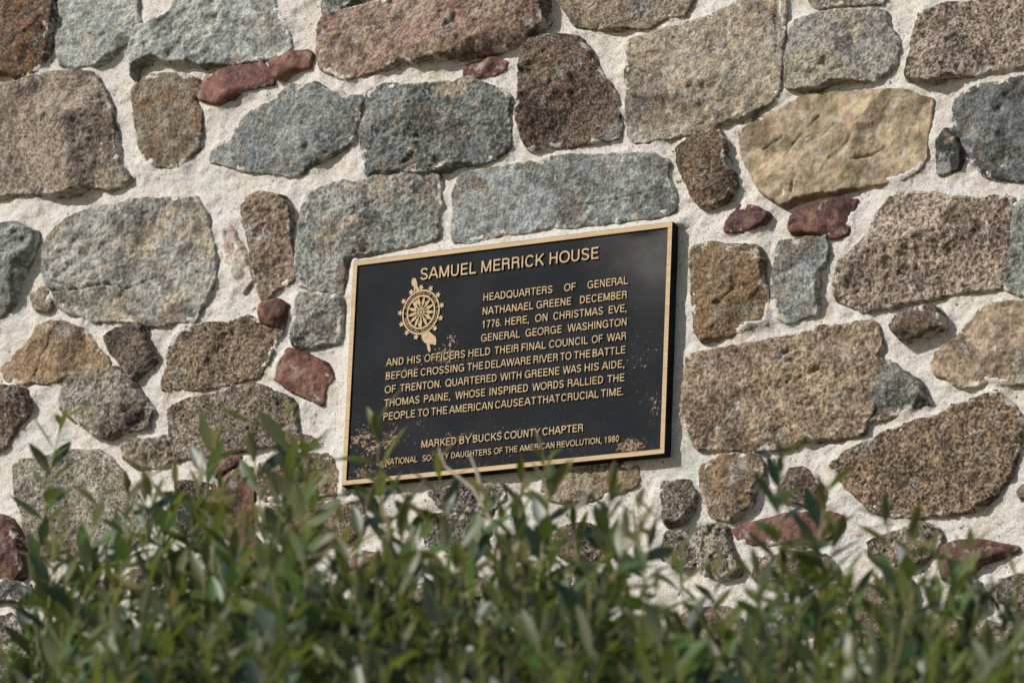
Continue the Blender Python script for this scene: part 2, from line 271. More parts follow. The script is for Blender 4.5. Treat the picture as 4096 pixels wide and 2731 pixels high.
([-158,-260,-119,-256,-67,-268,-32,-291,-42,-315,-93,-316,-145,-302],(118,114,106),(160,150,132),0.35,0.8,16,1.5,[],None),
([-302,-319,-270,-312,-230,-315,-183,-326,-174,-345,-220,-341,-263,-335,-292,-333],(124,80,70),(150,116,104),0.3,0.2,20,2,[],'red shale sliver low in the wall behind the shrub'),
([87,-316,108,-298,147,-296,186,-309,201,-335,191,-356,149,-356,110,-343],(130,104,84),(96,70,60),0.35,0.75,20,1.6,[],None),
([128,-384,150,-378,184,-388,206,-407,196,-423,163,-426,135,-409],(126,124,114),(80,80,76),0.35,0.6,18,1.6,[],None)]
PW, PH, PT = .61, .3913, .024               # plaque width, height, thickness
wall = bpy.data.objects.new('stone_wall', None); COL.objects.link(wall)
wall.location = (0, 0, 0)
wall['label'] = 'rubble stone wall of brown, grey and red stones bedded in thick cream mortar'
wall['category'] = 'wall'
wall.empty_display_size = .2
polys = []                                  # polygons in wall metres (x, height above plaque centre)
def chaikin(P, it=1):
    P = np.asarray(P, float)
    for _ in range(it):
        Q = np.roll(P, -1, 0); P = np.stack([P*.92+Q*.08, P*.08+Q*.92], 1).reshape(-1, 2)
    return P
def seg_dist(P, X, Y):
    d = np.full(X.shape, 1e9)
    for (ax, ay), (bx, by) in zip(P, P[1:]):
        ex, ey = bx-ax, by-ay; t = np.clip(((X-ax)*ex+(Y-ay)*ey)/(ex*ex+ey*ey), 0, 1)
        d = np.minimum(d, np.hypot(X-ax-t*ex, Y-ay-t*ey))
    return d
CRACKS = [[(a/1000, b/1000) for a, b in q] for q in [[(458,307),(474,315),(492,326)],[(500,285),(509,306),(525,324)],[(538,335),(556,351)],[(568,311),(592,331)],[(514,224),(524,250)],[(623,267),(654,273),(678,284)],[(-907,153),(-927,129),(-932,119),(-950,102),(-953,81),(-961,65)],[(-927,213),(-867,207),(-805,211),(-776,202),(-713,217)],[(474,561),(472,530),(476,496),(474,471)],[(100,250),(190,252),(273,263)]]]
def stone_mesh(P, H, k, fac, seed, step, smooth_face, grain=.6):
    P = np.asarray(P); c = P.mean(0)
    x0, y0 = P.min(0)-.014; x1, y1 = P.max(0)+.014
    xs = np.arange(x0, x1, step); ys = np.arange(y0, y1, step)
    X, Y = np.meshgrid(xs, ys)
    d = sdf(P, X, Y) + .0055 + (.0015 if smooth_face else .0036)*fbm(X, Y, .042, seed, 2) + (.0012 if smooth_face else .0016)*fbm(X, Y, .012, seed+5, 2)
    rng = random.Random(seed)
    ext = np.array([x1-x0, y1-y0])/2
    tx, ty = rng.uniform(-.07, .07), rng.uniform(-.07, .07)
    s = .45 if smooth_face else 1.
    top = H + tx*(X-c[0]) + ty*(Y-c[1]) + s*.0042*fbm(X, Y, .11, seed+9, 2)
    U_, V_ = (X+.6*Y)*.7, (Y-.6*X)*1.25           # cleavage grain runs up to the right
    top = top + s*(.0052*fbm(U_, V_, .036, seed+11, 3) - .0042*np.abs(fbm(U_, V_, .05, seed+13, 2)))
    # a few split faces: ridged steps
    r = 1-np.abs(perlin((X+Y*.35)/.075, (Y-X*.2)/.05, seed+21))
    top = top - .0045*sstep(.80, .97, r)*sstep(.15, .5, perlin(X/.12, Y/.12, seed+23))
    half = (np.abs(P-c).max(0))
    for j in range(6 if smooth_face else 7):      # split planes: the face breaks into a few flats
        a = rng.uniform(0, 6.28); sl = rng.uniform(.25, .7) if smooth_face else rng.uniform(.12, .58)
        px_, py_ = c[0]+rng.uniform(-.75, .75)*half[0]+.35*half[0]*math.cos(a), c[1]+rng.uniform(-.7, .7)*half[1]+.35*half[1]*math.sin(a)
        pl = H + .0015 - sl*((X-px_)*math.cos(a)+(Y-py_)*math.sin(a)+.005*fbm(X, Y, .03, seed+70+j, 2))
        top = smin(top, np.maximum(pl, H*.25), .0016)
    for (ang, fr, sl) in fac:
        a = math.radians(ang + rng.uniform(-6, 6)); u = np.array([math.cos(a), math.sin(a)])
        cb = (P.min(0)+P.max(0))/2; reach = max((P-cb) @ u)
        pl = H - 1.25*sl*((X-cb[0])*u[0]+(Y-cb[1])*u[1]-fr*reach + .006*fbm(X, Y, .05, seed+31, 2))
        top = smin(top, np.maximum(pl, H*.22), .004)
    for cr in CRACKS:
        top = top - .0050*np.exp(-(seg_dist(cr, X, Y)/.0017)**2)
    kk = 3.0*k*(1+.6*perlin(X/.07, Y/.07, seed+41))
    side = kk*d + .001
    h = smin(top, side, .0020 if smooth_face else .0038)
    h = h + grain*(.0030*fbm(X, Y, .017, seed+51, 2) + (.0019*perlin(X/.0062, Y/.0062, seed+61)+.0011*(h2(np.round(X/step), np.round(Y/step), seed)/4294967296.-.5) if step < .004 else 0))*sstep(-.004, .004, d)
    h = np.maximum(h, -.02)
    keep = d > -.011
    cell = keep[:-1, :-1] | keep[1:, :-1] | keep[:-1, 1:] | keep[1:, 1:]
    idx = np.arange(X.size).reshape(X.shape)
    F = np.stack([idx[:-1, :-1][cell], idx[:-1, 1:][cell], idx[1:, 1:][cell], idx[1:, :-1][cell]], 1)
    V = np.stack([X-c[0], -h, Y-c[1]], -1).reshape(-1, 3)
    used = np.unique(F); mp = np.full(X.size, -1); mp[used] = np.arange(len(used))
    me = np_mesh('stone', V[used], mp[F])
    attr(me, 'edge', np.clip(d.ravel()[used]/.032, 0, 1))
    return me, c
def near(v, lo, hi): return lo <= v <= hi
for i, (flat, base, patch, pa, gr, H, k, fac, label) in enumerate(STONES):
    P = np.array(flat, float).reshape(-1, 2)/1000
    if gr >= .2: P = chaikin(P)
    polys.append(P)
    me, c = stone_mesh(P, H*(.66 if gr < .2 else .93)/1000, k, fac, 100+i*7, .0023, gr < .2, .25+1.1*gr)
    o = link_mesh('stone', me, rock_mat(base, patch, pa, gr, .3 if gr < .2 else .62), wall, (c[0], 0, Z0+c[1]))
    if label: o['label'] = label
# stones the photograph does not reach: fill the rest of the wall by dart throwing
rng = random.Random(5)
XA, XB, YA, YB = -2.3, 2.3, -1.95, 1.35      # the wall's face round the plaque
cent = [(p.mean(0), np.hypot(*(p-p.mean(0)).T).max()) for p in polys]
plq = np.array([(-PW/2-.02, -PH/2-.02), (PW/2+.02, -PH/2-.02), (PW/2+.02, PH/2+.02), (-PW/2-.02, PH/2+.02)])
allp = list(polys); allc = list(cent)
pal = [((148, 126, 100), (112, 92, 74), .55), ((146, 150, 142), (166, 150, 122), .45), ((158, 140, 114), (116, 100, 84), .6),
       ((112, 118, 116), (146, 148, 140), .45), ((150, 122, 90), (120, 96, 72), .5), ((120, 74, 62), (140, 96, 82), .15)]
fill_in, fill_out = [], []
for (n, rx, ry) in ((1200, .17, .085), (1500, .13, .09), (3000, .10, .06), (3500, .08, .05), (3500, .05, .04), (3000, .034, .026)):
    for _ in range(n):
        x, y = rng.uniform(XA+rx, XB-rx), rng.uniform(YA+ry, YB-ry)
        if near(x, -1.06, .98) and y > -.30 and y < .9: continue
        R = rx*1.1
        if any((x-c[0])**2+(y-c[1])**2 < .2*(R*.6+r*.5)**2 for c, r in allc): continue
        m = rng.randint(6, 9); a0 = rng.random()*6.28
        pts = []
        for j in range(m):
            a = a0 + (j+rng.uniform(-.25, .25))*2*math.pi/m
            ca, sa = math.cos(a), math.sin(a)
            q = (abs(ca)**4.5+abs(sa)**4.5)**(-1/4.5)*rng.uniform(.86, 1.08)
            pts.append((x+rx*q*ca, y+ry*q*sa+.02*rx*q*ca))
        P = np.array(pts)
        ok = sdf(plq, P[:, 0], P[:, 1]).max() < -.01 and sdf(P, plq[:, 0], plq[:, 1]).max() < -.01
        if ok:
            Q = np.concatenate([P, (P+np.roll(P, -1, 0))/2, P.mean(0)[None]])
            for p, (c, r) in zip(allp, allc):
                if (x-c[0])**2+(y-c[1])**2 > (R+r+.03)**2: continue
                if sdf(p, Q[:, 0], Q[:, 1]).max() > -.011 or sdf(P, p[:, 0], p[:, 1]).max() > -.011: ok = False; break
        if not ok: continue
        allp.append(chaikin(P)); allc.append((P.mean(0), R))
        (fill_in if near(x, -1.05, .95) and near(y, -.62, .8) else fill_out).append((allp[-1], rng.choice(pal), rng.uniform(.018, .034), rng.uniform(1.5, 2.4)))
n_named = len(polys)
for i, (P, (b, pt, g), H, k) in enumerate(fill_in):
    if n_named >= 100: fill_out.append((P, (b, pt, g), H, k)); continue
    me, c = stone_mesh(P, H*.8, k, [], 3000+i*11, .003, g < .2)
    link_mesh('stone', me, rock_mat(b, pt, .32, g), wall, (c[0], 0, Z0+c[1])); n_named += 1
# the many further stones as one part
Vs, Fs, Es, Ms, base_i = [], [], [], [], 0
mats = [rock_mat(b, pt, .32, g) for b, pt, g in pal]
for i, (P, pl, H, k) in enumerate(fill_out):
    me, c = stone_mesh(P, H, k, [(rng.uniform(-90, 60), .6, .5)] if i % 2 else [], 5000+i*13, .006, pl[2] < .2)
    v = np.empty(len(me.vertices)*3, np.float32); me.vertices.foreach_get('co', v); v = v.reshape(-1, 3)+np.array([c[0], 0, Z0+c[1]])
    f = np.empty(len(me.polygons)*4, np.int32); me.polygons.foreach_get('vertices', f)
    e = np.empty(len(v), np.float32); me.attributes['edge'].data.foreach_get('value', e)
    Vs.append(v); Fs.append(f.reshape(-1, 4)+base_i); Es.append(e); Ms.append(np.full(len(f)//4, pal.index(pl), np.int32)); base_i += len(v)
    bpy.data.meshes.remove(me)
me = np_mesh('stones', np.concatenate(Vs), np.concatenate(Fs)); attr(me, 'edge', np.concatenate(Es))
o = link_mesh('stones', me, mats, wall); me.polygons.foreach_set('material_index', np.concatenate(Ms)); o['kind'] = 'stuff'

# mortar bed: one relief sheet, finer where the photograph looks
def grid_lines(a, b, fa, fb, fine, coarse):
    return np.concatenate([np.arange(a, fa, coarse), np.arange(fa, fb, fine), np.arange(fb, b+coarse, coarse)])
xs = grid_lines(XA-.5, XB+.5, -1.15, 1.0, .0036, .02); ys = grid_lines(-Z0-.3, YB+.6, -.68, .85, .0036, .02)
X, Y = np.meshgrid(xs, ys)
D = np.full(X.shape, -.2)
for P in allp:
    a0, b0 = P.min(0)-.07; a1, b1 = P.max(0)+.07
    i0, i1 = np.searchsorted(xs, (a0, a1)); j0, j1 = np.searchsorted(ys, (b0, b1))
    D[j0:j1, i0:i1] = np.maximum(D[j0:j1, i0:i1], sdf(P, X[j0:j1, i0:i1], Y[j0:j1, i0:i1]))
nearness = np.exp(-np.clip(-D, 0, 1)/.011)
lump = np.clip(.5+.9*fbm(X, Y, .07, 3, 2), 0, 1.3)
Zm = .0048*fbm(X, Y, .065, 1, 3) + .0022*fbm(X, Y, .022, 2, 2) + .0012*perlin(X/.03, Y/.007, 9) + .0008*perlin(X/.007, Y/.006, 4)
Zm += nearness*.0095*lump - .0035
gap = np.exp(-(np.clip(-D, 0, 1)/.0045)**2)
Zm -= .0075*gap*sstep(.05, .45, fbm(X, Y, .09, 31, 2))
Zm = np.where(D > .006, np.minimum(Zm, .001-(D-.006)*2), Zm)
Zm = np.maximum(Zm, -.03)
# the plaque is bedded: mortar squeezed up round its edges, most at the left and top
q = np.maximum(np.abs(X)-PW/2, np.abs(Y)-PH/2)
fil = np.exp(-(np.clip(q, 0, 1)/np.where((X < -PW/2) & (Y < .24), .020, .014))**1.4)
hgt = np.where(X < -PW/2+.001, .021, np.where(Y > PH/2-.001, .017, np.where(X > PW/2-.001, .004, .003)))*(.85+.35*perlin(X/.05, Y/.05, 77))
Zm = np.where((q > -.01), np.maximum(Zm, -.004+fil*np.minimum(hgt+.004, .0225)), Zm)
Zm = np.where(q <= -.01, -.01, Zm)
idx = np.arange(X.size).reshape(X.shape)
Fm = np.stack([idx[:-1, :-1].ravel(), idx[:-1, 1:].ravel(), idx[1:, 1:].ravel(), idx[1:, :-1].ravel()], 1)
V = np.stack([X, -Zm, Y+Z0], -1).reshape(-1, 3)
ring = np.concatenate([idx[0, :], idx[1:, -1], idx[-1, -2::-1], idx[-2:0:-1, 0]])
Vb = V[ring].copy(); Vb[:, 1] = .42
n0 = len(V); r2 = np.arange(len(ring))+n0
Fk = np.stack([np.roll(ring, -1), ring, r2, np.roll(r2, -1)], 1)
me = np_mesh('mortar', np.concatenate([V, Vb]), np.concatenate([Fm, Fk]))
vx = np.exp(-((X-.335)/.035)**2-((Y+.205)/.075)**2)*(.7+.6*fbm(X, Y, .03, 91, 3))
attr(me, 'verdigris', np.concatenate([np.clip(vx, 0, 1).ravel(), np.zeros(len(ring))]))
m, w, bs = new_mat('mortar')
tc = w.n('ShaderNodeTexCoord').outputs['Object']
sand = w.noise(tc, 420., 3., .7); sand2 = w.noise(tc, 150., 4., .68); blot = w.noise(tc, 9., 6., .62, .4); blot2 = w.noise(tc, 30., 5., .65)
col = w.mix(w.ramp(blot, .38, .66), (.55, .525, .495), MORTAR)
col = w.mix(w.ramp(blot2, .50, .68, 0., .7), col, (.43, .355, .265))
col = w.mix(w.ramp(sand, .47, .40, 0., .65), col, (.25, .21, .165))
col = w.mix(w.ramp(sand2, .42, .34, 0., .7), col, (.22, .19, .155))
col = w.mix(w.ramp(sand, .56, .7, 0., .4), col, (.74, .72, .68))
spk = w.noise(tc, 75., 2., .5)
vg = w.n('ShaderNodeAttribute', attribute_name='verdigris').outputs['Fac']
col = w.mix(w.math('MULTIPLY', vg, w.ramp(blot2, .35, .6, .35, .8)), col, (.30, .36, .31))
col = w.mix(w.ramp(spk, .30, .27, 0., .85), col, (.07, .06, .05))
b = w.n('ShaderNodeBump', ins={'Strength': .75, 'Distance': .0042, 'Height': w.math('ADD', w.math('MULTIPLY', sand, .5), w.math('ADD', w.math('MULTIPLY', sand2, 1.0), w.math('MULTIPLY', blot2, 1.4)))})
m.node_tree.links.new(col, bs.inputs['Base Color']); m.node_tree.links.new(b.outputs[0], bs.inputs['Normal'])
bs.inputs['Roughness'].default_value = .9; bs.inputs['Specular IOR Level'].default_value = .2
link_mesh('mortar', me, m, wall)

# ---------------------------------------------------------------- lettering: glyphs drawn as strokes, traced to outlines
def arc(cx, cy, rx, ry, a0, a1, n=22, e=2.25):
    out = []
    for i in range(n+1):
        a = math.radians(a0+(a1-a0)*i/n); c, s = math.cos(a), math.sin(a)
        q = (abs(c)**e+abs(s)**e)**(-1/e); out.append((cx+rx*q*c, cy+ry*q*s))
    return out
SW = .134; h_ = SW/2
def G_(name):
    a, b = h_, 1-h_
    if name == 'A': return .94, [[(.06, 0), (.44, 1)], [(.88, 0), (.50, 1)], [(.24, .32), (.70, .32)]]
    if name == 'B': return .86, [[(.18, 0), (.18, 1)], [(.10, b), (.46, b)]+arc(.46, .755, .21, .245-h_, 90, -90, 12)+[(.18, .51)], [(.18, .51), (.48, .51)]+arc(.48, .29, .24, .29-h_+.0, 75, -90, 14)+[(.10, a)]]
    if name == 'C': return .98, [arc(.52, .5, .36, .5-h_+.01, 38, 322, 34)]
    if name == 'D': return .95, [[(.18, 0), (.18, 1)], [(.10, b), (.42, b)]+arc(.42, .5, .36, .5-h_, 90, -90, 24)+[(.10, a)]]
    if name == 'E': return .84, [[(.18, 0), (.18, 1)], [(.18, b), (.76, b)], [(.18, .52), (.71, .52)], [(.18, a), (.78, a)]]
    if name == 'F': return .78, [[(.18, 0), (.18, 1)], [(.18, b), (.74, b)], [(.18, .50), (.67, .50)]]
    if name == 'G': return 1.05, [arc(.53, .5, .38, .5-h_+.01, 40, 318, 34), [(.56, .47), (.96, .47)], [(.89, .50), (.89, 0.02)]]
    if name == 'H': return .96, [[(.18, 0), (.18, 1)], [(.78, 0), (.78, 1)], [(.18, .53), (.78, .53)]]
    if name == 'I': return .36, [[(.18, 0), (.18, 1)]]
    if name == 'K': return .92, [[(.18, 0), (.18, 1)], [(.20, .36), (.82, 1)], [(.42, .56), (.86, 0)]]
    if name == 'L': return .76, [[(.18, 0), (.18, 1)], [(.18, a), (.74, a)]]
    if name == 'M': return 1.14, [[(.17, 0), (.17, 1)], [(.97, 0), (.97, 1)], [(.19, 1), (.55, .06)], [(.95, 1), (.59, .06)]]
    if name == 'N': return .96, [[(.18, 0), (.18, 1)], [(.78, 0), (.78, 1)], [(.20, .98), (.76, .02)]]
    if name == 'O': return 1.06, [arc(.53, .5, .41, .5-h_+.01, 0, 360, 44)]
    if name == 'P': return .86, [[(.18, 0), (.18, 1)], [(.10, b), (.50, b)]+arc(.50, .72, .22, .28-h_, 90, -90, 14)+[(.18, .44+h_)]]
    if name == 'Q': return 1.06, [arc(.53, .5, .41, .5-h_+.01, 0, 360, 44), [(.60, .26), (.94, -.03)]]
    if name == 'R': return .93, [[(.18, 0), (.18, 1)], [(.10, b), (.52, b)]+arc(.52, .73, .21, .27-h_, 90, -90, 14)+[(.18, .46+h_)], arc(.58, .30, .17, .24, 88, 5, 8)+[(.77, .0)]]
    if name == 'S': return .88, [arc(.44, .735, .28, .265-h_+.01, 18, 180, 14)+[(.18, .67), (.28, .56), (.46, .50), (.62, .44), (.72, .33)]+arc(.44, .275, .29, .275-h_+.01, 0, -165, 16)]
    if name == 'T': return .84, [[(.42, 0), (.42, 1)], [(.05, b), (.79, b)]]
    if name == 'U': return .94, [[(.17, 1), (.17, .36)]+arc(.47, .36, .30, .36-h_+.01, 180, 360, 20)+[(.77, 1)]]
    if name == 'V': return .90, [[(.06, 1), (.43, 0)], [(.84, 1), (.47, 0)]]
    if name == 'W': return 1.30, [[(.06, 1), (.33, 0)], [(.36, 0), (.62, 1)], [(.68, 1), (.94, 0)], [(.97, 0), (1.24, 1)]]
    if name == 'Y': return .90, [[(.07, 1), (.45, .42)], [(.83, 1), (.45, .42)], [(.45, .46), (.45, 0)]]
    if name == '0': return .78, [arc(.39, .5, .25, .5-h_+.01, 0, 360, 40)]
    if name == '1': return .78, [[(.44, 0), (.44, 1)], [(.18, .74), (.30, .76), (.42, .92)]]
    if name == '6': return .78, [arc(.39, .31, .245, .31-h_+.01, 0, 360, 34), [(.155, .34), (.16, .56)]+arc(.40, .60, .245, .40-h_+.01, 175, 30, 14)]
    if name == '7': return .78, [[(.10, b), (.70, b)], [(.64, b), (.46, .55), (.34, .0)]]
    if name == '8': return .78, [arc(.39, .74, .20, .26-h_+.01, 0, 360, 30), arc(.39, .27, .245, .27-h_+.01, 0, 360, 34)]
    if name == '9': return .78, [arc(.39, .69, .245, .31-h_+.01, 0, 360, 34), [(.625, .66), (.62, .44)]+arc(.38, .40, .245, .40-h_+.01, -5, -150, 14)]
    if name == '.': return .36, [[(.18, 0), (.18, .16)]]
    if name == ',': return .36, [[(.18, 0), (.18, .16)], [(.235, .05), (.16, -.17)]]
    if name == '*': return .5, [[(.25, .42), (.25, .60)]]
    return .4, []
def glyph(name, cache={}):
    if name in cache: return cache[name]
    adv, st = G_(name)
    g = 64; xs = np.arange(-.15, adv+.15, 1/g); ys = np.arange(-.3, 1.2, 1/g)
    X, Y = np.meshgrid(xs, ys); D = np.full(X.shape, 9.)
    for pl in st:
        closed = math.dist(pl[0], pl[-1]) < 1e-3
        for j in range(len(pl)-1):
            (ax, ay), (bx, by) = pl[j], pl[j+1]; l = math.hypot(bx-ax, by-ay)
            if l < 1e-6: continue
            ux, uy = (bx-ax)/l, (by-ay)/l
            t = (X-ax)*ux+(Y-ay)*uy; s = np.abs((X-ax)*-uy+(Y-ay)*ux)
            D = np.minimum(D, np.maximum(s-h_, np.abs(t-l/2)-l/2))
            if j or closed: D = np.minimum(D, np.hypot(X-ax, Y-ay)-h_)
    if name not in ',.*': D = np.where(Y > 1.012, np.maximum(D, Y-1.012), D); D = np.where(Y < -.012, np.maximum(D, -.012-Y), D) if name != 'Q' else D
    # marching squares
    segs = {}
    s = D < 0
    mask = s[:-1, :-1].astype(int)+s[:-1, 1:]*2+s[1:, 1:]*4+s[1:, :-1]*8
    def ip(j, i, j2, i2):
        a, b = D[j, i], D[j2, i2]; t = a/(a-b)
        return (round(xs[i]+(xs[i2]-xs[i])*t, 5), round(ys[j]+(ys[j2]-ys[j])*t, 5))
    E = {1: [(3, 0)], 2: [(0, 1)], 3: [(3, 1)], 4: [(1, 2)], 5: [(3, 2), (1, 0)], 6: [(0, 2)], 7: [(3, 2)], 8: [(2, 3)], 9: [(2, 0)],
         10: [(0, 3), (2, 1)], 11: [(2, 1)], 12: [(1, 3)], 13: [(1, 0)], 14: [(0, 3)]}
    for j, i in zip(*np.where((mask > 0) & (mask < 15))):
        pt = {0: lambda: ip(j, i, j, i+1), 1: lambda: ip(j, i+1, j+1, i+1), 2: lambda: ip(j+1, i, j+1, i+1), 3: lambda: ip(j, i, j+1, i)}
        for a, b in E[mask[j, i]]: segs[pt[a]()] = pt[b]()
    loops = []
    while segs:
        st0, cur = segs.popitem(); lp = [st0]
        while cur != st0 and cur in segs: lp.append(cur); cur = segs.pop(cur)
        if len(lp) < 6: continue
        out = []                            # drop collinear points
        P = lp
        def rdp(P, eps):
            if len(P) < 3: return P
            (ax, ay), (bx, by) = P[0], P[-1]; l = math.hypot(bx-ax, by-ay)
            best, bi = -1, 0
            for q in range(1, len(P)-1):
                dd = abs((P[q][0]-ax)*(by-ay)-(P[q][1]-ay)*(bx-ax))/l if l > 1e-9 else math.hypot(P[q][0]-ax, P[q][1]-ay)
                if dd > best: best, bi = dd, q
            if best < eps: return [P[0], P[-1]]
            return rdp(P[:bi+1], eps)[:-1]+rdp(P[bi:], eps)
        hf = len(P)//2
        out = rdp(P[:hf+1], .006)[:-1]+rdp(P[hf:]+[P[0]], .006)[:-1]
        if len(out) > 2: loops.append(out)
    cache[name] = (adv, loops); return cache[name]
def word_loops(wd):
    x = 0; out = []
    for ch in wd:
        adv, lps = glyph(ch)
        if ch in ',.' : x -= .02
        out += [[(px+x, py) for px, py in lp] for lp in lps]; x += adv
    xs_ = [p[0] for lp in out for p in lp]
    a, b = min(xs_), max(xs_)
    return [[((px-a)/(b-a), py) for px, py in lp] for lp in out], b-a
def relief(name, loops, depth, base_n, mats, parent, bevel=.0003):
    """flat outlines (metres, plaque axes) raised from plane base_n by depth: one mesh, face gold, sides dark"""
    cu = bpy.data.curves.new('tmp', 'CURVE'); cu.dimensions = '2D'; cu.fill_mode = 'BOTH'; cu.extrude = depth/2
    for lp in loops:
        sp = cu.splines.new('POLY'); sp.points.add(len(lp)-1); sp.use_cyclic_u = True
        for q, (x, y) in zip(sp.points, lp): q.co = (x, y, 0, 1)
    ob = bpy.data.objects.new('tmp', cu); COL.objects.link(ob)
    bpy.context.view_layer.update()
    me = bpy.data.meshes.new_from_object(ob.evaluated_get(bpy.context.evaluated_depsgraph_get()))
    bpy.data.objects.remove(ob); bpy.data.curves.remove(cu)
    for v in me.vertices:
        x, y, z = v.co; v.co = (x, -(base_n+z+depth/2), y)
    if len(me.polygons):
        me.flip_normals() if False else None
    me.update()
    bm = bmesh.new(); bm.from_mesh(me); bmesh.ops.remove_doubles(bm, verts=bm.verts, dist=2e-6)
    bmesh.ops.recalc_face_normals(bm, faces=bm.faces); bm.normal_update()
    for f in bm.faces:
        f.material_index = 0 if (abs(f.normal.y) > .7 and f.calc_center_median().y < -(base_n+depth*.6)) else 1
        f.smooth = False
    bm.to_mesh(me); bm.free(); me.name = name
    return link_mesh(name, me, mats, parent)

# ---------------------------------------------------------------- the bronze plaque
m_gold, w, bs = new_mat('brushed_bronze')
tc = w.n('ShaderNodeTexCoord').outputs['Object']
mp = w.n('ShaderNodeMapping', ins={0: tc}); mp.inputs['Scale'].default_value = (14, 60, 420)
st = w.noise(mp.outputs[0], 1., 4., .65); tn = w.noise(tc, 30., 4., .6); tn2 = w.noise(tc, 260., 3., .7)
col = w.mix(w.ramp(st, .3, .7), (.36, .255, .145), (.48, .352, .21))
col = w.mix(w.ramp(tn, .60, .78, 0., .55), col, (.22, .17, .12))
col = w.mix(w.ramp(tn2, .36, .28, 0., .5), col, (.20, .13, .08))
m_gold.node_tree.links.new(col, bs.inputs['Base Color'])
bs.inputs['Metallic'].default_value = .05; bs.inputs['Roughness'].default_value = .7; bs.inputs['Specular IOR Level'].default_value = .12
b = w.n('ShaderNodeBump', ins={'Strength': .35, 'Distance': .0006, 'Height': st}); m_gold.node_tree.links.new(b.outputs[0], bs.inputs['Normal'])

m_dark, w, bs = new_mat('dark_patina')
tc = w.n('ShaderNodeTexCoord').outputs['Object']
le = w.noise(tc, 260., 3., .6); le2 = w.noise(tc, 700., 2., .6); cl = w.noise(tc, 12., 4., .6)
wear = w.n('ShaderNodeAttribute', attribute_name='wear').outputs['Fac']; bloom_sheen = w.n('ShaderNodeAttribute', attribute_name='bloom_sheen').outputs['Fac']
col = w.mix(w.ramp(cl, .35, .65), (.0115, .0128, .0150), (.0165, .0178, .0200))
col = w.mix(bloom_sheen, col, (.045, .039, .035))  # weather bloom, with the upper-right sheen painted in as a paler tint
wn1 = w.noise(tc, 210., 4., .7, .3)
wm = w.ramp(w.math('ADD', wn1, w.math('MULTIPLY', wear, .34)), .755, .785)
col = w.mix(wm, col, w.mix(w.ramp(le, .35, .65), (.085, .052, .035), (.33, .225, .16)))
m_dark.node_tree.links.new(col, bs.inputs['Base Color'])
m_dark.node_tree.links.new(w.math('SUBTRACT', .72, w.math('MULTIPLY', bloom_sheen, .12)), bs.inputs['Roughness'])
m_dark.node_tree.links.new(w.math('ADD', .06, w.math('MULTIPLY', bloom_sheen, .18)), bs.inputs['Specular IOR Level'])
b = w.n('ShaderNodeBump', ins={'Strength': .45, 'Distance': .0011, 'Height': w.math('ADD', le, w.math('MULTIPLY', le2, .4))})
m_dark.node_tree.links.new(b.outputs[0], bs.inputs['Normal'])

plaque = bpy.data.objects.new('bronze_plaque', None); COL.objects.link(plaque); plaque.location = (0, 0, Z0)
plaque['label'] = 'dark bronze memorial plaque with raised lettering, wheel emblem and bright rim on the stone wall'
plaque['category'] = 'plaque'; plaque.empty_display_size = .1
RIM = .0092; FIELD = PT-.0030
xs = np.linspace(-PW/2+.004, PW/2-.004, 302); ys = np.linspace(-PH/2+.004, PH/2-.004, 194)
X, Y = np.meshgrid(xs, ys); nv = X.size
idx = np.arange(nv).reshape(X.shape)
V = np.stack([X, np.full(X.shape, -FIELD)-.00025*fbm(X, Y, .02, 8, 3), Y], -1).reshape(-1, 3)
F = np.stack([idx[:-1, :-1].ravel(), idx[:-1, 1:].ravel(), idx[1:, 1:].ravel(), idx[1:, :-1].ravel()], 1)
ring = np.concatenate([idx[0, :], idx[1:, -1], idx[-1, -2::-1], idx[-2:0:-1, 0]])
Vb = V[ring].copy(); Vb[:, 1] = .012; r2 = np.arange(len(ring))+nv
me = np_mesh('plate', np.concatenate([V, Vb]), np.concatenate([F, np.stack([np.roll(ring, -1), ring, r2, np.roll(r2, -1)], 1)]))
def blob(x, y, rx, ry): return np.exp(-((X-x)/rx)**2-((Y-y)/ry)**2)
wr = .10 + .24*sstep(.10, -.12, Y) + .95*blob(-.262, -.135, .03, .035) + .75*blob(-.215, -.120, .03, .02) + .7*blob(-.235, -.172, .05, .012) + .9*blob(-.105, .045, .014, .022) \
    + .75*blob(-.12, .018, .03, .014) + .55*blob(-.06, .004, .09, .012) + .45*blob(-.17, .0, .06, .012) + .35*blob(-.02, -.02, .15, .02) \
    + .95*blob(.255, -.176, .022, .010) + .7*blob(.225, -.172, .02, .014) + .6*blob(.282, -.12, .01, .05) + .4*blob(.25, -.05, .03, .08) + .3*blob(.24, .03, .03, .06) \
    + .45*blob(-.05, -.13, .16, .012) + .4*blob(-.28, -.15, .02, .06) + .3*blob(0, -.18, .3, .012) + .35*blob(.21, .0, .02, .04) + .22*blob(-.2, -.06, .08, .08) + .4*blob(-.16,-.09,.02,.015)
wr *= (.72+.55*fbm(X, Y, .05, 55, 3))
attr(me, 'wear', np.concatenate([np.clip(wr*.66, 0, 1).ravel(), np.zeros(len(ring))]))
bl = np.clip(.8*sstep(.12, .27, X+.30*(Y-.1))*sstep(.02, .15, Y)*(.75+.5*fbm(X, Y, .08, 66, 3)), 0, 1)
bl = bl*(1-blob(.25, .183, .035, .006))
attr(me, 'bloom_sheen', np.concatenate([bl.ravel(), np.zeros(len(ring))]))
link_mesh('plate', me, m_dark, plaque)
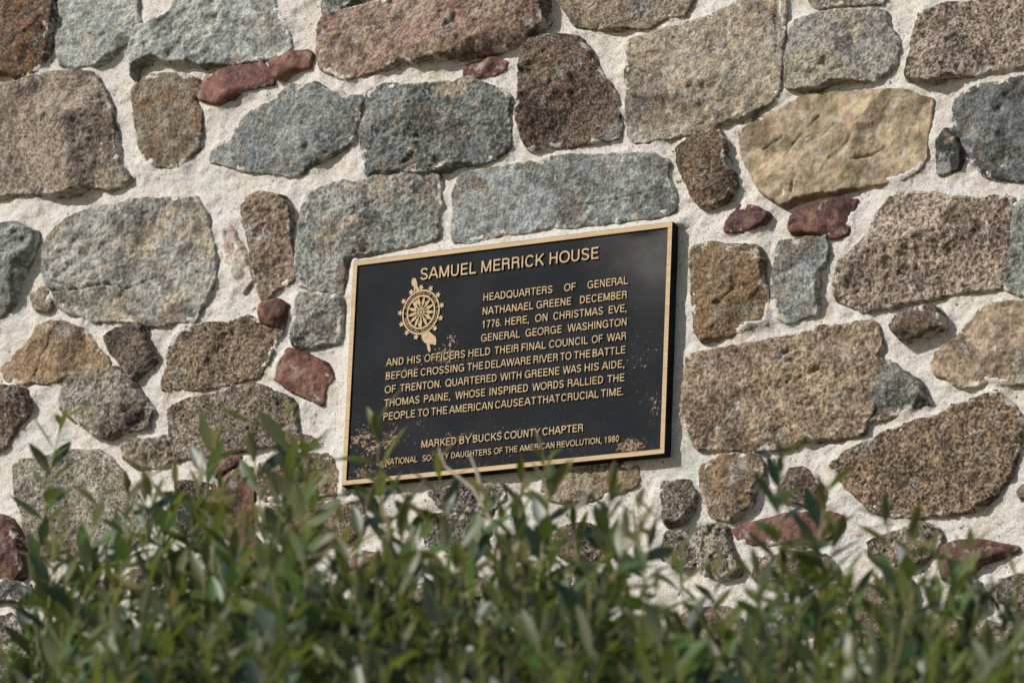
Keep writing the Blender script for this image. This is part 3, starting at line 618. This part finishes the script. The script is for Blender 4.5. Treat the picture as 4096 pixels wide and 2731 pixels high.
# rim: a mitred frame with eased edges
prof = [(0, .010), (0, -PT+.0012), (.0009, -PT), (RIM-.0006, -PT), (RIM, -PT+.0006), (RIM+.0002, -FIELD+.0025)]
bm = bmesh.new(); rows = []
for (ins, yy) in prof:
    rows.append([bm.verts.new((sx*(PW/2-ins), yy, sz*(PH/2-ins))) for sx, sz in ((-1, -1), (1, -1), (1, 1), (-1, 1))])
for a_, b_ in zip(rows, rows[1:]):
    for q in range(4):
        f = bm.faces.new((a_[q], a_[(q+1) % 4], b_[(q+1) % 4], b_[q]))
bmesh.ops.recalc_face_normals(bm, faces=bm.faces)
for f in bm.faces: f.material_index = 0 if abs(f.normal.y) > .75 else 1
me = bpy.data.meshes.new('rim'); bm.to_mesh(me); bm.free()
rim = link_mesh('rim', me, [m_gold, m_dark], plaque)

LINES = [
('title',147.8,20.27,[['SAMUEL',-170.71,-63.6],['MERRICK',-53.33,66.2],['HOUSE',76.43,168.8]]),
('text_line',98.28,12.94,[['HEADQUARTERS',-47.14,83.92],['OF',106.05,127.72],['GENERAL',150.02,225.31]]),
('text_line',74.15,12.94,[['NATHANAEL',-47.39,48.93],['GREENE',54.94,120.43],['DECEMBER',136.84,224.23]]),
('text_line',51.34,12.94,[['1776.',-46.67,-10.75],['HERE,',-3.13,41.98],['ON',53.47,76.64],['CHRISTMAS',87.85,180.79],['EVE,',191.59,225.03]]),
('text_line',28.04,12.94,[['GENERAL',-47.94,25.98],['GEORGE',36.54,104.58],['WASHINGTON',115.44,225.47]]),
('text_line',4.01,12.94,[['AND',-230.41,-196.24],['HIS',-188.75,-162.54],['OFFICERS',-155.65,-77.62],['HELD',-70.96,-29.76],['THEIR',-21.27,24.06],['FINAL',30.08,76.03],['COUNCIL',82.29,155.07],['OF',162.0,182.23],['WAR',190.11,225.59]]),
('text_line',-19.33,12.94,[['BEFORE',-229.35,-167.0],['CROSSING',-161.59,-78.15],['THE',-72.18,-41.93],['DELAWARE',-37.68,48.64],['RIVER',53.69,99.46],['TO',104.03,124.81],['THE',129.66,160.24],['BATTLE',164.39,225.58]]),
('text_line',-42.9,12.94,[['OF',-229.94,-208.53],['TRENTON.',-200.31,-120.88],['QUARTERED',-112.75,-15.25],['WITH',-7.93,31.9],['GREENE',38.49,103.59],['WAS',109.84,144.06],['HIS',150.57,177.18],['AIDE,',182.67,224.74]]),
('text_line',-66.14,12.94,[['THOMAS',-229.64,-161.47],['PAINE,',-153.01,-102.07],['WHOSE',-92.56,-35.75],['INSPIRED',-27.27,45.37],['WORDS',53.62,112.68],['RALLIED',120.06,185.74],['THE',193.73,225.41]]),
('text_line',-89.44,12.94,[['PEOPLE',-230.05,-168.55],['TO',-163.52,-142.44],['THE',-137.72,-107.03],['AMERICAN',-103.17,-20.19],['CAUSE',-15.52,37.62],['AT',39.7,61.71],['THAT',64.23,106.37],['CRUCIAL',109.15,178.87],['TIME.',182.99,224.31]]),
('dedication_line',-143.8,12.94,[['MARKED',-153.43,-87.39],['BY',-80.74,-58.77],['BUCKS',-54.8,-0.86],['COUNTY',4.75,71.92],['CHAPTER',76.51,151.8]]),
('dedication_line',-167.05,10.35,[['NATIONAL',-221.02,-159.97],['SOCIETY',-149.99,-100.11],['DAUGHTERS',-95.15,-19.02],['OF',-13.81,2.37],['THE',6.99,30.44],['AMERICAN',34.5,99.58],['REVOLUTION,',104.3,187.67],['1980',193.16,219.26]])]
for (name, base_v, cap, words) in LINES:
    loops = []
    for wd, xa, xb in words:
        lps, _ = word_loops(wd)
        loops += [[((xa+(xb-xa)*px)/1000, (base_v+cap*py)/1000) for px, py in lp] for lp in lps]
    relief(name, loops, .0032 if name == 'title' else .0026, FIELD-.0004, [m_gold, m_dark], plaque)

EMB = {'stars': [[-1.82, 43.08], [16.76, 39.24], [31.69, 26.64], [39.81, 7.49], [38.93, -14.33], [28.64, -31.05], [11.9, -41.17], [-7.37, -42.84], [-25.77, -33.17], [-36.87, -17.37], [-40.54, 2.72], [-34.96, 22.32], [-20.91, 36.88]], 'top': [[-20.17, 60.88], [-14.02, 60.67], [-10.29, 52.27], [-9.68, 46.69], [-5.37, 38.88], [-7.63, 37.29], [-10.21, 37.56], [-13.28, 43.41], [-13.34, 36.98], [-16.3, 36.84], [-16.04, 45.08], [-20.02, 48.73], [-21.61, 53.5]], 'bot': [[2.61, -38.84], [4.64, -48.18], [9.52, -53.69], [13.71, -55.95], [16.57, -67.62], [18.58, -71.01], [21.62, -70.87], [22.45, -67.31], [19.05, -56.95], [22.99, -58.44], [26.03, -58.39], [28.13, -59.7], [32.0, -59.91], [32.24, -51.01], [29.91, -45.31], [23.02, -40.04], [17.67, -34.93], [8.65, -37.64]], 'flax': [[-15.42, 20.69], [-9.97, 23.78], [-7.61, 18.03], [-10.24, 10.06], [-10.72, 0.03], [-9.24, -8.36], [-4.74, -16.15], [-0.29, -23.02], [-2.14, -26.48], [-7.15, -18.64], [-11.3, -8.15], [-14.93, 2.31], [-13.84, 10.44]], 'flax2': [[5.54, 20.29], [8.3, 16.33], [12.28, 8.58], [15.85, -0.94], [15.42, -11.86], [11.47, -14.19], [11.85, -2.35], [9.31, 7.07]], 'c': [-167.02, 91.9]}
ec = np.array(EMB['c'])/1000; SXE, SYE = .965, 1.04; RW = .0376
def E2(x, y): return (ec[0]+x*SXE, ec[1]+y*SYE)
def circ(r, n=72): return [E2(r*math.cos(2*math.pi*i/n), r*math.sin(2*math.pi*i/n)) for i in range(n)]
loops = [circ(RW), circ(RW*.925), circ(RW*.765), circ(RW*.685), circ(RW*.155, 32), circ(RW*.115, 32), circ(RW*.075, 24), circ(RW*.03, 12)]
emb = relief('emblem', loops, .0026, FIELD-.0004, [m_gold, m_dark], plaque)
emb['label'] = 'raised wheel emblem ringed with stars and crossed by a distaff'
for i in range(13):
    a = math.radians(92-i*360/13+360/26); ca, sa = math.cos(a), math.sin(a)
    pr = [(.15, .020), (.32, .032), (.42, .072), (.56, .060), (.70, .018)]
    lp = [(r*ca-wd*sa, r*sa+wd*ca) for r, wd in pr]+[(r*ca+wd*sa, r*sa-wd*ca) for r, wd in reversed(pr)]
    relief('spoke', [[E2(x*RW, y*RW) for x, y in lp]], .0024, FIELD-.0004, [m_gold, m_dark], emb)
for sx, sy in EMB['stars']:
    a0 = math.atan2(sy, sx); lp = []
    for q in range(10):
        r = (.0054, .0027)[q % 2]; a = a0+math.pi+q*math.pi/5
        lp.append((ec[0]+sx/1000+r*math.cos(a), ec[1]+sy/1000+r*1.05*math.sin(a)))
    relief('star', [lp], .0025, FIELD-.0004, [m_gold, m_dark], emb)
for k in ('top', 'bot'): relief('distaff', [[(ec[0]+x/1000, ec[1]+y/1000) for x, y in EMB[k]]], .0021, FIELD-.0004, [m_gold, m_dark], emb)
for k in ('flax', 'flax2'): relief('flax', [[(ec[0]+x/1000, ec[1]+y/1000) for x, y in EMB[k]]], .0012, FIELD-.0004, [m_gold, m_dark], emb)
def on_ring(text, a0, a1, r0, r1, inward):
    tot = sum(glyph(c)[0] if c != ' ' else .45 for c in text); x = 0; out = []
    for c in text:
        if c == ' ': x += .45; continue
        adv, lps = glyph(c)
        for lp in lps:
            q = []
            for px, py in lp:
                a = math.radians(a0+(a1-a0)*(x+px)/tot); r = (r0+(r1-r0)*py) if not inward else (r1-(r1-r0)*py)
                q.append(E2(r*math.cos(a), r*math.sin(a)))
            out.append(q)
        x += adv
    return out
loops = on_ring('DAUGHTERS OF THE', 165, 22, RW*.80, RW*.895, False) + on_ring('AMERICAN REVOLUTION', 192, 360, RW*.80, RW*.895, True)
for ang in (179, 10): loops.append([E2(RW*.845*math.cos(math.radians(ang))+RW*.028*math.cos(q), RW*.845*math.sin(math.radians(ang))+RW*.028*math.sin(q)) for q in np.linspace(0, 6.28, 11)[:-1]])
relief('ring_lettering', loops, .0022, FIELD-.0004, [m_gold, m_dark], emb)

# ---------------------------------------------------------------- ground: a bank sloping down to the photographer
gx = np.concatenate([np.linspace(-60, -6, 12), np.linspace(-5, 5, 41), np.linspace(6, 60, 12)])
gy = np.concatenate([np.linspace(-60, -11, 12), np.linspace(-10, 1, 56), np.linspace(2, 60, 12)])
X, Y = np.meshgrid(gx, gy)
Zg = -.02 - 1.75*sstep(-2.8, -7.6, Y) + .02*fbm(X, Y, .9, 12, 3)
idx = np.arange(X.size).reshape(X.shape)
me = np_mesh('ground', np.stack([X, Y, Zg], -1).reshape(-1, 3), np.stack([idx[:-1, :-1].ravel(), idx[:-1, 1:].ravel(), idx[1:, 1:].ravel(), idx[1:, :-1].ravel()], 1))
m, w, bs = new_mat('grassy_ground')
tc = w.n('ShaderNodeTexCoord').outputs['Object']
col = w.mix(w.ramp(w.noise(tc, 3., 6., .7), .4, .6), (.055, .075, .022), (.11, .085, .05))
col = w.mix(w.ramp(w.noise(tc, 60., 4., .7), .45, .3, 0., .7), col, (.03, .035, .015))
m.node_tree.links.new(col, bs.inputs['Base Color']); bs.inputs['Roughness'].default_value = .95
g = link_mesh('ground', me, m); g['kind'] = 'structure'

# ---------------------------------------------------------------- the shrub in front of the wall
m_leaf, w, bs = new_mat('leaf')
geo = w.n('ShaderNodeNewGeometry'); tc = w.n('ShaderNodeTexCoord').outputs['Object']
var = w.n('ShaderNodeAttribute', attribute_name='tint').outputs['Fac']; young = w.n('ShaderNodeAttribute', attribute_name='young').outputs['Fac']
up = w.mix(var, (.006, .019, .010), (.060, .118, .016))
up = w.mix(young, up, (.15, .12, .022))
dn = w.mix(var, (.12, .145, .115), (.17, .19, .11)); dn = w.mix(young, dn, (.17, .14, .05))
col = w.mix(geo.outputs['Backfacing'], up, dn)
m_leaf.node_tree.links.new(col, bs.inputs['Base Color'])
bs.inputs['Roughness'].default_value = .46; bs.inputs['Specular IOR Level'].default_value = .7
tr = w.n('ShaderNodeBsdfTranslucent', ins={0: w.mix(var, (.08, .14, .014), (.24, .27, .03))})
ms = w.n('ShaderNodeMixShader', ins={0: .3, 1: bs.outputs[0], 2: tr.outputs[0]})
m_leaf.node_tree.links.new(ms.outputs[0], m_leaf.node_tree.nodes['Material Output'].inputs[0])
m_stem, w, bs = new_mat('stem')
tc = w.n('ShaderNodeTexCoord').outputs['Object']
m_stem.node_tree.links.new(w.mix(w.noise(tc, 60., 3.), (.19, .18, .05), (.20, .13, .06)), bs.inputs['Base Color']); bs.inputs['Roughness'].default_value = .7
m_twig, w, bs = new_mat('bare_twig')
tc = w.n('ShaderNodeTexCoord').outputs['Object']
m_twig.node_tree.links.new(w.mix(w.noise(tc, 90., 4.), (.20, .15, .10), (.40, .34, .26)), bs.inputs['Base Color']); bs.inputs['Roughness'].default_value = .8

def tube(pts, radii, n=6):
    P = np.array(pts); V = []; F = []
    for i, p in enumerate(P):
        t = P[min(i+1, len(P)-1)]-P[max(i-1, 0)]; t /= np.linalg.norm(t)+1e-9
        s = np.cross(t, (0.31, .95, .05)); s /= np.linalg.norm(s); b_ = np.cross(t, s)
        for q in range(n):
            a = 2*math.pi*q/n; V.append(p+radii[i]*(s*math.cos(a)+b_*math.sin(a)))
    for i in range(len(P)-1):
        for q in range(n):
            F.append((i*n+q, i*n+(q+1) % n, (i+1)*n+(q+1) % n, (i+1)*n+q))
    return np.array(V), np.array(F)
def leaf(base, dirv, upv, L, wd, curl, fold):
    """a lanceolate blade folded along its midrib, arched along its length"""
    d = dirv/np.linalg.norm(dirv); s = np.cross(d, upv); s /= np.linalg.norm(s)+1e-9; u = np.cross(s, d)
    prof = [(0, .10), (.12, .38), (.28, .78), (.45, 1.), (.62, .92), (.78, .66), (.90, .34), (1., .03)]
    V = []; F = []
    for i, (t, q) in enumerate(prof):
        c = base + d*(L*t) - u*(curl*L*t*t)
        hw = wd*q/2
        V += [c-s*hw+u*fold*hw, c, c+s*hw+u*fold*hw]
        if i:
            o_ = 3*(i-1); F += [(o_, o_+1, o_+4, o_+3), (o_+1, o_+2, o_+5, o_+4)]
    return V, F
def make_shoot(seed, length, nleaf, tipbunch=4):
    """stem rising to the origin (its tip) with leaves set spirally round it"""
    r = random.Random(seed)
    bx, by = r.uniform(-.05, .05), r.uniform(-.05, .05); wx = r.uniform(-.008, .008)
    def P(t):                                # t = 0 tip .. 1 foot
        return np.array([bx*t*t + wx*math.sin(6*t), by*t*t, -length*t])
    ts = np.linspace(1, 0, 10)
    sv, sf = tube([P(t) for t in ts], [.0008+.0010*t for t in ts], 6)
    V, F, T, Y = [], [], [], []
    ph = r.random()*6.28
    for i in range(nleaf):
        f = (i+.5)/nleaf; t = .02+.93*f**1.05
        tip = i < tipbunch
        ph += 2.4+r.uniform(-.35, .35)
        el = r.uniform(.6, 1.3) if tip else r.uniform(.2, 1.2)
        d = np.array([math.cos(ph)*math.cos(el), math.sin(ph)*math.cos(el), math.sin(el)])
        L = r.uniform(.036, .054) if tip else r.uniform(.046, .074)
        wd = L*(r.uniform(.24, .30) if tip else r.uniform(.29, .38))
        upv = .6*np.array([-math.cos(ph)*math.sin(el), -math.sin(ph)*math.sin(el), math.cos(el)]) + r.uniform(.0, 1.1)*np.array([-.35, -.9, .4]) + np.array([r.uniform(-.5, .5) for _ in range(3)])   # blades turn to the light
        lv, lf = leaf(P(t), d, upv, L, wd, r.uniform(-.08, .30), r.uniform(.05, .35))
        F += [tuple(q+len(V) for q in fc) for fc in lf]; V += lv
        tv = r.random()**1.4; yv = (r.uniform(.35, 1.) if tip else (r.uniform(.2, .7) if r.random() < .12 else 0.))
        T += [tv]*len(lv); Y += [yv]*len(lv)
    return (sv, sf), (np.array(V), np.array(F), np.array(T), np.array(Y))
def at(px, py, y):                            # a sight line of the camera met with the plane at that depth, in metres
    d = CAM_R @ Vector(((px-1176)/1176*18/LENS, -(py-784)/1176*18/LENS, -1)); k = (y-CAM_C.y)/d.y
    return CAM_C + d*k
shrub = bpy.data.objects.new('evergreen_shrub', None); COL.objects.link(shrub); shrub.location = (0.5, -1.9, -.03)
shrub['label'] = 'evergreen shrub with narrow glossy leaves growing in front of the stone wall below the plaque'
shrub['category'] = 'shrub'; shrub.empty_display_size = .3
SB = Vector(shrub.location)
NV = 16
lib = []
for v in range(NV):
    (sv, sf), (lv, lf, lt, ly) = make_shoot(40+v, random.Random(v).uniform(.22, .30), random.Random(v+50).randint(15, 21))
    lib.append(((sv, sf), (lv, lf, lt, ly)))
proto = []
for (sv, sf), (lv, lf, lt, ly) in lib:
    s_me = np_mesh('stem', sv, sf); s_me.materials.append(m_stem)
    l_me = np_mesh('leaves', lv, lf); attr(l_me, 'tint', lt); attr(l_me, 'young', ly); l_me.materials.append(m_leaf)
    proto.append((s_me, l_me))
# heights the shrub's top reaches across the photograph (photo x -> photo y), and single shoots standing out above it
PROF = [(-500, 1330), (0, 1330), (70, 1290), (120, 1210), (230, 1125), (330, 1080), (480, 1045), (600, 1020), (680, 1010), (840, 1050), (1000, 1090), (1150, 1090), (1260, 1080),
        (1400, 1160), (1520, 1190), (1650, 1260), (1780, 1270), (1900, 1240), (2050, 1220), (2180, 1260), (2290, 1270), (2400, 1330), (2900, 1330)]
def top_y(x): return float(np.interp(x, [p[0] for p in PROF], [p[1] for p in PROF]))
r = random.Random(77)
tips = [(150, 948, -1.75), (515, 938, -1.65), (574, 948, -1.7), (655, 938, -1.75), (865, 950, -1.8), (345, 1058, -1.8), (238, 1120, -1.8), (690, 1010, -1.7), (1008, 1040, -1.75), (1130, 1100, -1.8),
        (1245, 1028, -1.75), (1200, 1085, -1.7), (1400, 1120, -1.7), (1468, 1150, -1.75), (1802, 1035, -1.85), (2025, 1172, -1.8), (1930, 1190, -1.8), (2150, 1215, -1.85), (2245, 1230, -1.8), (1900, 1110, -1.7), (130, 1250, -1.9), (410, 1100, -1.85)]
ntall = len(tips)
for (yo, n, y0, y1) in ((0, 34, -2.0, -1.6), (80, 50, -2.15, -1.65), (185, 118, -2.3, -1.7), (300, 165, -2.5, -1.75), (420, 290, -2.6, -1.8), (540, 240, -2.6, -1.8), (470, 150, -1.75, -1.25)):
    for i in range(n):
        x = -450 + 3250*(i+r.random())/n
        tips.append((x, top_y(x)+yo*(.55+.45*min(1, (1568-top_y(x))/420))+r.uniform(-25, 75), r.uniform(y0, y1)))
order = sorted(range(ntall, len(tips)), key=lambda i: tips[i][1])
inframe = [i for i in order if -20 < tips[i][0] < 2370]
named = set(range(ntall)) | set(inframe[:100-ntall])
RV, RF, RT, RY, SV, SF = [], [], [], [], [], []; nb = ns = 0
for i, (px, py, y) in enumerate(tips):
    p = at(px, py, y); v = r.randrange(NV); rz = r.uniform(-.8, .8); sc = r.uniform(.85, 1.12)
    rot = Matrix.Rotation(r.uniform(-.22, .22), 4, 'X') @ Matrix.Rotation(r.uniform(-.22, .22), 4, 'Y') @ Matrix.Rotation(rz, 4, 'Z')
    if i in named:
        o = bpy.data.objects.new('leafy_shoot', proto[v][0]); COL.objects.link(o); o.parent = shrub
        o.matrix_local = Matrix.Translation(p-SB) @ rot @ Matrix.Scale(sc, 4)
        lo = bpy.data.objects.new('leaves', proto[v][1]); COL.objects.link(lo); lo.parent = o
    else:
        M = np.array(Matrix.Translation(p-SB) @ rot @ Matrix.Scale(sc, 4))
        (sv, sf), (lv, lf, lt, ly) = lib[v]
        RV.append(lv @ M[:3, :3].T + M[:3, 3]); RF.append(lf+nb); nb += len(lv); RT.append(lt); RY.append(ly*.6)
        SV.append(sv @ M[:3, :3].T + M[:3, 3]); SF.append(sf+ns); ns += len(sv)
me = np_mesh('foliage', np.concatenate(RV), np.concatenate(RF)); attr(me, 'tint', np.concatenate(RT)); attr(me, 'young', np.concatenate(RY))
o = link_mesh('foliage', me, m_leaf, shrub); o['kind'] = 'stuff'
# woody branches from the ground to the shoots, all in one mass
for i, (px, py, y) in enumerate(tips):
    if i % 14: continue
    p = np.array(at(px, py, y)-SB); foot = np.array([p[0]*.93+r.uniform(-.1, .1), p[1]*.4, -.02]); a = p-np.array([0, 0, .27])
    mid_ = (a+foot)/2+np.array([r.uniform(-.06, .06), r.uniform(-.06, .06), .05])
    sv, sf = tube([foot, (foot+mid_)/2, mid_, (mid_+a)/2, a], [.009, .0075, .006, .004, .0025], 6)
    SV.append(sv); SF.append(sf+ns); ns += len(sv)
me = np_mesh('branches', np.concatenate(SV), np.concatenate(SF))
o = link_mesh('branches', me, m_stem, shrub); o['kind'] = 'stuff'
# bare twigs seen among the leaves
for pts in ([(1008, 1028), (1022, 1070), (1085, 1120), (1120, 1180), (1145, 1230), (1148, 1300), (1138, 1370)],
            [(890, 1462), (910, 1510), (938, 1560), (960, 1620)], [(1075, 1600), (1150, 1540), (1210, 1490), (1260, 1460)],
            [(1078, 1040), (1098, 1090), (1112, 1150)]):
    P = [np.array(at(x, y, -1.78)-SB) for x, y in pts]
    sv, sf = tube(P, list(np.linspace(.0015, .0036, len(P))), 7)
    link_mesh('twig', np_mesh('twig', sv, sf), m_twig, shrub)
